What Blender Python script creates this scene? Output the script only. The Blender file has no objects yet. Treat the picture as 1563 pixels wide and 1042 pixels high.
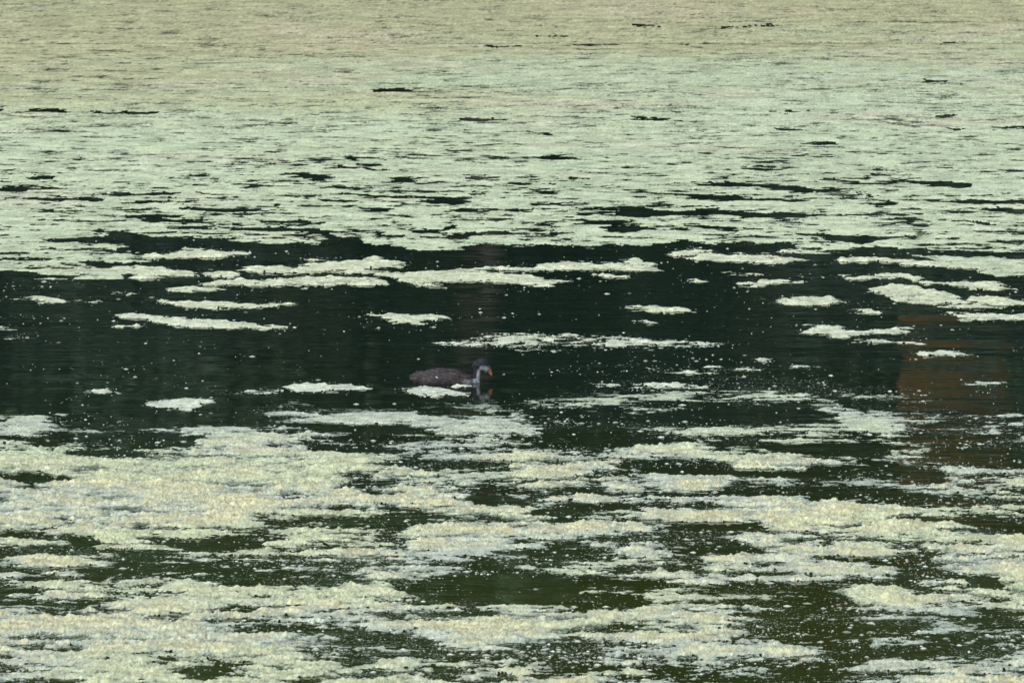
import bpy, bmesh, math, random
import numpy as np
from mathutils import Vector, Matrix

random.seed(7)
rng = np.random.default_rng(7)
S = bpy.context.scene
COL = S.collection

# ------------------------------------------------------------------ camera
CAM_H = 3.5                      # metres above the pond
PITCH = math.radians(7.65)       # looking down
FPX = 10325.0                    # focal length in photograph pixels (1563 wide)
cam = bpy.data.cameras.new('camera')
cam.sensor_width = 36.0
cam.lens = 36.0 * FPX / 1563.0
cam.clip_start = 0.5
cam.clip_end = 1000.0
cam.dof.use_dof = True
cam.dof.focus_distance = 25.2
cam.dof.aperture_fstop = 26.0
cam_ob = bpy.data.objects.new('camera', cam)
COL.objects.link(cam_ob)
cam_ob.location = (0, 0, CAM_H)
cam_ob.rotation_euler = (math.radians(90) - PITCH, 0, 0)
S.camera = cam_ob

# ------------------------------------------------------------------ light
SUN_EL, SUN_AZ = math.radians(52), math.radians(215)   # azimuth clockwise from +Y (north)
world = bpy.data.worlds.new('World')
S.world = world
world.use_nodes = True
wn = world.node_tree
wn.nodes.clear()
sky = wn.nodes.new('ShaderNodeTexSky')
sky.sky_type = 'NISHITA'
sky.sun_disc = False
sky.sun_elevation = SUN_EL
sky.sun_rotation = SUN_AZ
sky.air_density = 1.0
sky.dust_density = 3.0
sky.ozone_density = 1.0
bg = wn.nodes.new('ShaderNodeBackground')
bg.inputs['Strength'].default_value = 0.14
wo = wn.nodes.new('ShaderNodeOutputWorld')
wn.links.new(sky.outputs[0], bg.inputs[0])
wn.links.new(bg.outputs[0], wo.inputs[0])
sl = bpy.data.lights.new('sun', 'SUN')
sl.energy = 1.5
sl.angle = math.radians(24)
sl.color = (1.0, 0.96, 0.90)
so = bpy.data.objects.new('sun', sl)
COL.objects.link(so)
to_sun = Vector((math.sin(SUN_AZ) * math.cos(SUN_EL), math.cos(SUN_AZ) * math.cos(SUN_EL), math.sin(SUN_EL)))
so.rotation_euler = to_sun.to_track_quat('Z', 'Y').to_euler()
S.view_settings.view_transform = 'Standard'
S.view_settings.look = 'None'
S.view_settings.gamma = 1.0
S.view_settings.use_curve_mapping = False
S.view_settings.exposure = 0.16
EXPO = 1.0          # radiance of a white matt surface lying on the pond (for choosing albedos)

# ------------------------------------------------------------------ helpers
SP, CP = math.sin(PITCH), math.cos(PITCH)


def ground(u, v, z=0.0):
    """photograph pixel -> point on the water plane"""
    du, dv = (u - 781.5) / FPX, (v - 521.0) / FPX
    t = (CAM_H - z) / (SP + dv * CP)
    return t * du, t * (CP - dv * SP)


def pixel(x, y):
    fw = y * CP + CAM_H * SP
    return 781.5 + FPX * x / fw, 521.0 + FPX * (-y * SP + CAM_H * CP) / fw


def lin(c):
    c = np.asarray(c, float) / 255.0
    return np.where(c <= 0.04045, c / 12.92, ((c + 0.055) / 1.055) ** 2.4)


_P = rng.permutation(4096)
_ang = rng.uniform(0, 2 * np.pi, 4096)
_GX, _GY = np.cos(_ang), np.sin(_ang)


def perlin(x, y, seed=0):
    xi, yi = np.floor(x).astype(np.int64), np.floor(y).astype(np.int64)
    fx, fy = x - xi, y - yi
    u, v = fx * fx * fx * (fx * (fx * 6 - 15) + 10), fy * fy * fy * (fy * (fy * 6 - 15) + 10)

    def g(ix, iy, dx, dy):
        h = _P[(_P[(ix + seed * 131) & 4095] + iy) & 4095]
        return _GX[h] * dx + _GY[h] * dy
    a = g(xi, yi, fx, fy)
    b = g(xi + 1, yi, fx - 1, fy)
    c = g(xi, yi + 1, fx, fy - 1)
    d = g(xi + 1, yi + 1, fx - 1, fy - 1)
    return (a + u * (b - a)) * (1 - v) + (c + u * (d - c)) * v


def fbm(x, y, wl, octs, gain, seed, ax=1.0):
    """fractal noise in metres; wl = longest wavelength, ax = stretch along x; unit variance"""
    t = np.zeros_like(x)
    amp, var = 1.0, 0.0
    for o in range(octs):
        t += amp * perlin(x / (wl * ax) + 17.3 * o, y / wl + 9.1 * o, seed + o)
        var += amp * amp * PVAR
        amp *= gain
        wl *= 0.5
    return t / math.sqrt(var)


_sx, _sy = rng.uniform(0, 500, 20000), rng.uniform(0, 500, 20000)
PVAR = float(np.var(perlin(_sx, _sy, 3)))


def uni(n):
    """unit normal -> uniform 0..1"""
    return 1.0 / (1.0 + np.exp(-1.702 * n))


def node_mat(name):
    m = bpy.data.materials.new(name)
    m.use_nodes = True
    nt = m.node_tree
    nt.nodes.clear()
    out = nt.nodes.new('ShaderNodeOutputMaterial')
    p = nt.nodes.new('ShaderNodeBsdfPrincipled')
    nt.links.new(p.outputs[0], out.inputs['Surface'])
    return m, nt, p


def tag(o, label=None, cat=None, group=None, kind=None):
    if label: o['label'] = label
    if cat: o['category'] = cat
    if group: o['group'] = group
    if kind: o['kind'] = kind
    return o


def link(name, me, mat, parent=None):
    o = bpy.data.objects.new(name, me)
    COL.objects.link(o)
    if mat and not me.materials:
        me.materials.append(mat)
    if parent: o.parent = parent
    return o


def np_mesh(name, verts, faces, cols=None, smooth=True):
    """verts (n,3), faces (m,k) arrays -> mesh"""
    me = bpy.data.meshes.new(name)
    n, (m, k) = len(verts), faces.shape
    me.vertices.add(n)
    me.vertices.foreach_set('co', np.ascontiguousarray(verts, np.float32).ravel())
    me.loops.add(m * k)
    me.loops.foreach_set('vertex_index', np.ascontiguousarray(faces, np.int32).ravel())
    me.polygons.add(m)
    me.polygons.foreach_set('loop_start', np.arange(0, m * k, k, dtype=np.int32))
    if smooth:
        me.polygons.foreach_set('use_smooth', np.ones(m, bool))
    if cols is not None:
        a = me.color_attributes.new('tint', 'FLOAT_COLOR', 'POINT')
        c4 = np.ones((n, 4), np.float32)
        c4[:, :cols.shape[1]] = cols
        a.data.foreach_set('color', c4.ravel())
    me.update(calc_edges=True)
    return me


# ------------------------------------------------------------------ water
def water_material():
    m, nt, p = node_mat('pond_water')
    N, L = nt.nodes.new, nt.links.new
    tc = N('ShaderNodeTexCoord')
    # murky body colour, slightly uneven
    nz = N('ShaderNodeTexNoise'); nz.inputs['Scale'].default_value = 0.7; nz.inputs['Detail'].default_value = 3
    L(tc.outputs['Object'], nz.inputs['Vector'])
    cr = N('ShaderNodeValToRGB')
    cr.color_ramp.elements[0].position = 0.35; cr.color_ramp.elements[0].color = (0.022, 0.038, 0.007, 1)
    cr.color_ramp.elements[1].position = 0.70; cr.color_ramp.elements[1].color = (0.040, 0.050, 0.009, 1)
    L(nz.outputs['Fac'], cr.inputs['Fac'])
    # clearer and darker away from the shallows
    sx_ = N('ShaderNodeSeparateXYZ'); L(tc.outputs['Object'], sx_.inputs[0])
    ad = N('ShaderNodeMath'); ad.operation = 'MULTIPLY_ADD'; ad.inputs[1].default_value = 5.0
    L(nz.outputs['Fac'], ad.inputs[0]); L(sx_.outputs['Y'], ad.inputs[2])
    sh_ = N('ShaderNodeMapRange'); sh_.inputs['From Min'].default_value = 23.0; sh_.inputs['From Max'].default_value = 27.5
    L(ad.outputs[0], sh_.inputs['Value'])
    mx = N('ShaderNodeMix'); mx.data_type = 'RGBA'
    L(sh_.outputs['Result'], mx.inputs['Factor']); L(cr.outputs['Color'], mx.inputs[6])
    mx.inputs[7].default_value = (0.009, 0.021, 0.014, 1)
    L(mx.outputs[2], p.inputs['Base Color'])
    p.inputs['Roughness'].default_value = 0.03
    p.inputs['IOR'].default_value = 1.333
    # small ripples, crests lying across the view
    mp = N('ShaderNodeMapping'); mp.inputs['Scale'].default_value = (2.2, 9.0, 1.0)
    mp.inputs['Rotation'].default_value = (0, 0, math.radians(4))
    L(tc.outputs['Object'], mp.inputs['Vector'])
    r1 = N('ShaderNodeTexNoise'); r1.inputs['Scale'].default_value = 1.0; r1.inputs['Detail'].default_value = 2.0
    L(mp.outputs['Vector'], r1.inputs['Vector'])
    mp2 = N('ShaderNodeMapping'); mp2.inputs['Scale'].default_value = (0.9, 2.0, 1.0)
    L(tc.outputs['Object'], mp2.inputs['Vector'])
    r2 = N('ShaderNodeTexNoise'); r2.inputs['Scale'].default_value = 1.0; r2.inputs['Detail'].default_value = 1.0
    L(mp2.outputs['Vector'], r2.inputs['Vector'])
    # ripples come in gusts
    gm = N('ShaderNodeTexNoise'); gm.inputs['Scale'].default_value = 0.35; gm.inputs['Detail'].default_value = 1.0
    L(tc.outputs['Object'], gm.inputs['Vector'])
    gr = N('ShaderNodeMapRange'); gr.inputs['From Min'].default_value = 0.38; gr.inputs['From Max'].default_value = 0.65
    gr.inputs['To Min'].default_value = 0.25; gr.inputs['To Max'].default_value = 1.0
    L(gm.outputs['Fac'], gr.inputs['Value'])
    m1 = N('ShaderNodeMath'); m1.operation = 'MULTIPLY'; m1.inputs[1].default_value = 0.0028
    L(r1.outputs['Fac'], m1.inputs[0])
    m2 = N('ShaderNodeMath'); m2.operation = 'MULTIPLY'
    L(m1.outputs[0], m2.inputs[0]); L(gr.outputs['Result'], m2.inputs[1])
    m3 = N('ShaderNodeMath'); m3.operation = 'MULTIPLY_ADD'; m3.inputs[1].default_value = 0.0050
    L(r2.outputs['Fac'], m3.inputs[0]); L(m2.outputs[0], m3.inputs[2])
    b = N('ShaderNodeBump'); b.inputs['Strength'].default_value = 1.0; b.inputs['Distance'].default_value = 1.0
    L(m3.outputs[0], b.inputs['Height']); L(b.outputs['Normal'], p.inputs['Normal'])
    return m


wv = np.array([(-140, -30, 0), (140, -30, 0), (140, 63, 0), (-140, 63, 0)], float)
water = link('water', np_mesh('water', wv, np.array([[0, 1, 2, 3]]), smooth=False), water_material())
tag(water, kind='structure')

# ------------------------------------------------------------------ far bank, woodland, hut (seen mirrored in the open water)
def simple_mat(name, c0, c1, scale, rough=0.8, stretch=(1, 1, 1)):
    m, nt, p = node_mat(name)
    N, L = nt.nodes.new, nt.links.new
    tc = N('ShaderNodeTexCoord')
    mp = N('ShaderNodeMapping'); mp.inputs['Scale'].default_value = stretch
    nz = N('ShaderNodeTexNoise'); nz.inputs['Scale'].default_value = scale; nz.inputs['Detail'].default_value = 5
    cr = N('ShaderNodeValToRGB')
    cr.color_ramp.elements[0].position = 0.3; cr.color_ramp.elements[0].color = (*c0, 1)
    cr.color_ramp.elements[1].position = 0.7; cr.color_ramp.elements[1].color = (*c1, 1)
    L(tc.outputs['Object'], mp.inputs['Vector']); L(mp.outputs['Vector'], nz.inputs['Vector'])
    L(nz.outputs['Fac'], cr.inputs['Fac']); L(cr.outputs['Color'], p.inputs['Base Color'])
    p.inputs['Roughness'].default_value = rough
    return m


M_GRASS = simple_mat('bank_grass', (0.03, 0.05, 0.015), (0.06, 0.08, 0.025), 2.5)
M_BARK = simple_mat('bark', (0.010, 0.009, 0.008), (0.115, 0.092, 0.072), 1.8, 0.9, (1.6, 1.6, 1))
M_PLANK = simple_mat('brown_plank', (0.42, 0.24, 0.085), (0.56, 0.32, 0.118), 3.0, 0.7, (1, 1, 12))
M_ROOF = simple_mat('roof_felt', (0.05, 0.04, 0.04), (0.08, 0.065, 0.06), 5.0, 0.9)


def tint_mat(name, rough=0.6, spec=0.3):
    m, nt, p = node_mat(name)
    at = nt.nodes.new('ShaderNodeAttribute')
    at.attribute_name = 'tint'
    nt.links.new(at.outputs['Color'], p.inputs['Base Color'])
    p.inputs['Roughness'].default_value = rough
    p.inputs['Specular IOR Level'].default_value = spec
    return m


M_LEAF = tint_mat('leaves', 0.55, 0.25)

# bank: a sheet rising from the water line to a wooded slope, heightened behind the trees to block reflected sky
bx = np.linspace(-160, 160, 81)
prof = [(61.0, -0.4), (61.6, 0.15), (63.0, 0.6), (66, 1.2), (72, 2.0), (80, 6.0), (100, 22.0), (170, 30.0)]
bv = np.array([(x, y + 0.7 * math.sin(x * 0.21) * (y < 80), z) for y, z in prof for x in bx])
nb = len(bx)
bf = np.array([(j * nb + i, j * nb + i + 1, (j + 1) * nb + i + 1, (j + 1) * nb + i) for j in range(len(prof) - 1) for i in range(nb - 1)])
tag(link('bank', np_mesh('bank', bv, bf), M_GRASS), kind='structure')


def leaf_cloud(centres, radii, n_each, size, base, spread=0.35, seed=1):
    """leaf-sized quads scattered through ellipsoids; returns verts, faces, colours"""
    r = np.random.default_rng(seed)
    V, Cc = [], []
    for c, rad in zip(centres, radii):
        d = r.normal(size=(n_each, 3)); d /= np.linalg.norm(d, axis=1)[:, None]
        rr = r.uniform(0.45, 1.0, n_each) ** 0.6
        p = np.asarray(c) + d * rr[:, None] * np.asarray(rad)
        a = r.normal(size=(n_each, 3)); a /= np.linalg.norm(a, axis=1)[:, None]
        b = np.cross(a, r.normal(size=(n_each, 3))); b /= np.linalg.norm(b, axis=1)[:, None]
        s = (size * r.uniform(0.6, 1.4, n_each))[:, None]
        V.append(np.stack([p - a * s, p - b * s * 0.5, p + a * s, p + b * s * 0.5], 1))
        t = (1 + spread * (r.random(n_each) - 0.5) * 2)[:, None] * np.asarray(base)
        Cc.append(np.repeat(t[:, None, :], 4, 1))
    V = np.concatenate(V).reshape(-1, 3)
    Cc = np.concatenate(Cc).reshape(-1, 3)
    return V, np.arange(len(V)).reshape(-1, 4), Cc


def tube(pts, rads, seg=10):
    V, F = [], []
    for k, (p, r) in enumerate(zip(pts, rads)):
        for s in range(seg):
            a = 2 * math.pi * s / seg
            V.append((p[0] + r * math.cos(a), p[1] + r * math.sin(a), p[2]))
    for k in range(len(pts) - 1):
        for s in range(seg):
            F.append((k * seg + s, k * seg + (s + 1) % seg, (k + 1) * seg + (s + 1) % seg, (k + 1) * seg + s))
    return np.array(V), np.array(F)


# the wood on the bank as one mass: hundreds of leaf clumps from the water's edge up to 17 m
cen, rad = [], []
for i in range(760):
    x = random.uniform(-22, 22)
    y = random.uniform(64.5, 75)
    z = random.uniform(0.6, 16.5 - 2.5 * abs(math.sin(x * 0.23)))
    if -1.5 < x < 0.9 and y < 68 and z < 5.6: continue
    if 3.0 < x < 5.7 and y < 68.5 and 3.8 < z < 8.5: continue
    k = random.uniform(1.1, 2.2)
    cen.append((x, y + 0.12 * z, z))
    rad.append((k * 1.15, k * 0.9, k * 0.85))
for i in range(26):           # shrubs in front of the hut
    k = random.uniform(0.7, 1.1)
    cen.append((random.uniform(2.6, 6.2), random.uniform(63.6, 64.8), random.uniform(0.6, 4.75)))
    rad.append((k, k * 0.8, k * 0.8))
for i in range(16):
    k = random.uniform(0.5, 0.65)
    cen.append((3.2 + 0.17 * i, random.uniform(63.8, 64.3), 4.68 + random.uniform(-0.20, 0.16)))
    rad.append((k, k * 0.8, k * 0.8))
for i in range(4):
    cen.append((5.15 + 0.1 * i, 64.2, 5.55 + 0.15 * i)); rad.append((0.34, 0.3, 0.30))
for i in range(9):            # foliage hiding the middle of the bare trunk
    k = random.uniform(0.6, 0.9)
    cen.append((-0.3 + random.uniform(-1.0, 1.0), random.uniform(61.8, 62.3), random.uniform(5.9, 7.6)))
    rad.append((k, k * 0.5, k * 0.7))
for i in range(18):           # boughs over its roof
    k = random.uniform(0.6, 1.0)
    cen.append((random.uniform(2.8, 6.2), random.uniform(64.4, 65.0), random.uniform(7.0, 8.4)))
    rad.append((k, k * 0.8, k * 0.6))
NL = 300
V, F, Cc = leaf_cloud(cen, rad, NL, 0.155, (0.080, 0.142, 0.094), 0.5, 3)
hue = np.repeat(rng.uniform(0, 1, len(cen)), NL * 4)[:, None]
Cc = Cc * (1 - hue * np.array([0.0, 0.2, 0.0])) * (0.45 + 1.4 * np.repeat(rng.random(len(cen)) ** 1.6, NL * 4)[:, None])
tag(link('woodland', np_mesh('woodland', V, F, Cc, smooth=False), M_LEAF),
    'dark green wood on the far bank mirrored in the open water', kind='stuff')

# the one trunk whose reflection shows as a brown column
TX = (738 - 781.5) / FPX * 64.0
tree = bpy.data.objects.new('tree', None); COL.objects.link(tree); tree.location = (TX, 62.7, 0.4)
tag(tree, 'tall tree with bare brown trunk on the far bank, mirrored above the bird', 'tree')
zz = np.linspace(-0.3, 14, 45)
V, F = tube([(0.13 * math.sin(z * 2.3), 0, z) for z in zz], [0.165 - 0.006 * z + 0.035 * math.sin(z * 3.1) for z in zz], 14)
link('trunk', np_mesh('trunk', V, F), M_BARK, tree)
lc = [(random.uniform(-2.4, 2.4), random.uniform(-1.2, 2.4), random.uniform(7.5, 15)) for _ in range(30)]
V, F, Cc = leaf_cloud(lc, [(1.1, 1.0, 0.8)] * 30, 300, 0.12, (0.045, 0.07, 0.03), 0.5, 9)
link('crown', np_mesh('crown', V, F, Cc, smooth=False), M_LEAF, tree)

# brown timber hut on the slope behind the bank shrubs
hut = bpy.data.objects.new('timber_hut', None); COL.objects.link(hut); hut.location = (4.33, 65.5, 0.9)
tag(hut, 'brown timber hut on the far bank mirrored at right', 'hut')


def box(x0, x1, y0, y1, z0, z1):
    V = np.array([(x, y, z) for z in (z0, z1) for y in (y0, y1) for x in (x0, x1)], float)
    return V, np.array([(0, 2, 3, 1), (4, 5, 7, 6), (0, 1, 5, 4), (1, 3, 7, 5), (3, 2, 6, 7), (2, 0, 4, 6)])


V, F = box(-0.52, 0.55, 0, 1.8, -0.6, 6.0)
link('wall', np_mesh('wall', V, F, smooth=False), M_ROOF, hut)
pv = box(-0.54, 0.57, -0.035, 0.0, 0, 0.185)
plank_me = np_mesh('plank', *pv, smooth=False)
for k in range(33):
    o = link('plank', plank_me, M_PLANK, hut)
    o.location = (0, random.uniform(-0.008, -0.001), -0.5 + 0.195 * k)
V = np.array([(-0.75, -0.3, 5.9), (0, -0.3, 6.7), (0.78, -0.3, 5.9), (-0.75, 2.1, 5.9), (0, 2.1, 6.7), (0.78, 2.1, 5.9),
              (-0.75, -0.3, 5.98), (0, -0.3, 6.8), (0.78, -0.3, 5.98), (-0.75, 2.1, 5.98), (0, 2.1, 6.8), (0.78, 2.1, 5.98)])
F = np.array([(0, 3, 4, 1), (1, 4, 5, 2), (6, 7, 10, 9), (7, 8, 11, 10), (0, 1, 7, 6), (1, 2, 8, 7), (3, 9, 10, 4), (4, 10, 11, 5), (0, 6, 9, 3), (2, 5, 11, 8)])
link('roof', np_mesh('roof', V, F, smooth=False), M_ROOF, hut)

# ------------------------------------------------------------------ floating cover: where it lies
# A shape is a list of (u, v_top, v_bottom) columns read off the photograph, laid on the water plane.
def P(s):
    out = []
    for w in s.split():
        u, t = w.split(':')
        a, b = (t.split('-') + [None])[:2]
        a = float(a)
        out.append((float(u), a - 0.6 if b is None else a, a + 0.6 if b is None else float(b)))
    return np.array(out)


UPPER_EDGE = np.array([(-400, 452), (0, 450), (43, 443), (80, 441), (115, 438), (122, 430), (180, 428), (190, 424), (200, 412), (225, 400), (250, 398),
    (253, 362), (300, 362), (350, 367), (400, 371), (450, 374), (489, 372), (493, 357), (545, 364), (570, 372), (620, 378), (640, 382),
    (690, 381), (705, 376), (735, 374), (800, 376), (840, 374), (880, 376), (910, 377), (950, 374), (985, 376), (1010, 372), (1030, 366),
    (1055, 369), (1090, 372), (1130, 370), (1150, 375), (1175, 372), (1207, 373), (1216, 383), (1230, 387), (1275, 387), (1300, 381),
    (1320, 379), (1345, 377), (1380, 382), (1440, 384), (1500, 383), (1563, 386), (1900, 386)], float)

UPPER_HOLES = [P(s) for s in '''75:366-368 125:364-369 150:362-370 180:361-372 197:361-376 200:361-385 215:361-387 235:361-392 254:361-399
60:378 105:381-382 150:381-383 180:381-385 200:378-386
130:402 145:400-408 165:401-409 185:404-408 210:401-405 240:402-404
0:413-428 25:413-429 45:416-428 60:420-425 85:421-425 115:422-424
0:385-388 15:385-387 22:386
0:393-395 40:395-397 60:396
44:432-450 60:440-446
892:320 935:318-321 950:314-325 970:316-331 1010:322-328 1060:322-330 1085:318-325 1130:325-332 1200:324-332 1245:329-331
885:341-343 900:338-343 960:339-342 972:340
918:348 935:344-356 965:345-355 990:350-351
1050:345 1090:344-349 1113:346-349
1065:280 1110:279-283 1160:283-286 1200:284-291 1250:289-293 1295:291-292
1020:296 1050:297-300 1090:299-305 1160:303-306 1230:306-308
1218:359 1255:357-362 1280:358-368 1305:361-373 1330:360-371 1345:364-366
1380:276 1400:277-281 1440:277-285 1475:280-287 1482:284
1445:307-308 1490:306-310 1563:307-310 1700:308-310
1510:319 1530:318-323 1563:319-325 1700:320-325
1250:273 1290:275-277 1320:278-282 1345:281
-90:289-292 0:288-293 20:288-293 40:290-291
25:272 55:270-274 95:271
157:296-298 185:295-298 215:297-299 250:294-297 290:294-295 325:295
85:305 110:303-306 155:306
183:310 215:306-311 250:307
180:330 195:329-330 230:327-332 265:328-332 290:330
215:334-336 240:334-337 268:336-337
280:318 320:318-322 360:320-323 420:321-322
287:348 310:345-348 325:343-346 350:342
335:348 370:349-351 400:347-353 440:348-352 460:349-353 480:351-357 505:354-356
400:338-341 430:337-341 470:340 500:340
155:355 180:354-358 215:357-361
435:266 455:264-267 470:266-275 490:268-276 503:269
602:273-276 615:272-279 628:273-277 650:271
520:239-240 540:239-243 560:241-243 580:243
550:252 580:251-253
505:254 530:255-257 600:260
530:294-297 565:298-300 600:299-303 640:301 690:303
635:309 665:306-310 690:304-312 705:304-311 715:306
485:304-307 530:307
690:321 720:319-323 735:321 800:321-322
555:318 580:319-321 595:322
610:350 640:351-356 665:352-354 690:345-349 700:345-348
570:357 590:357-361 610:361
640:362 680:362-365 720:358-362 735:352-358 790:356
715:296 740:295-298
815:311 845:311-314 865:312
805:203 830:203-206 842:205
730:271-273 755:270-272
575:138 590:137-139 600:136-140 622:138
50:168 80:167-171 105:169
-30:168 0:167-170 10:168
140:172 170:171-173 215:172-175 240:172
170:99-101 190:99
700:183 740:182-184 760:184
1197:171-173 1217:170-172
1413:123-125 1440:124
1430:66-69 1445:65-67
1100:43 1140:40-42 1180:40
745:70-72 780:70-71
820:54 850:54-56
885:68-70 935:70
1040:67 1060:68-70
960:40 1000:40-42
820:241 845:239-243 870:242
870:272 905:272-274
1235:219 1265:217-221
1190:198 1230:197-199
1135:257 1200:260
1540:194 1563:193-197
1430:176-178 1460:177
1440:196 1460:196-198
1318:295 1345:309-313 1360:311
1380:333-335 1400:334
1470:338 1495:338-342 1505:340
1440:337 1470:336-338
1495:354 1530:353-355 1563:354-358
1290:327 1320:327-329
1380:343 1410:342-344
960:181 1000:181-183 1035:184
'''.strip().splitlines()]

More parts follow.
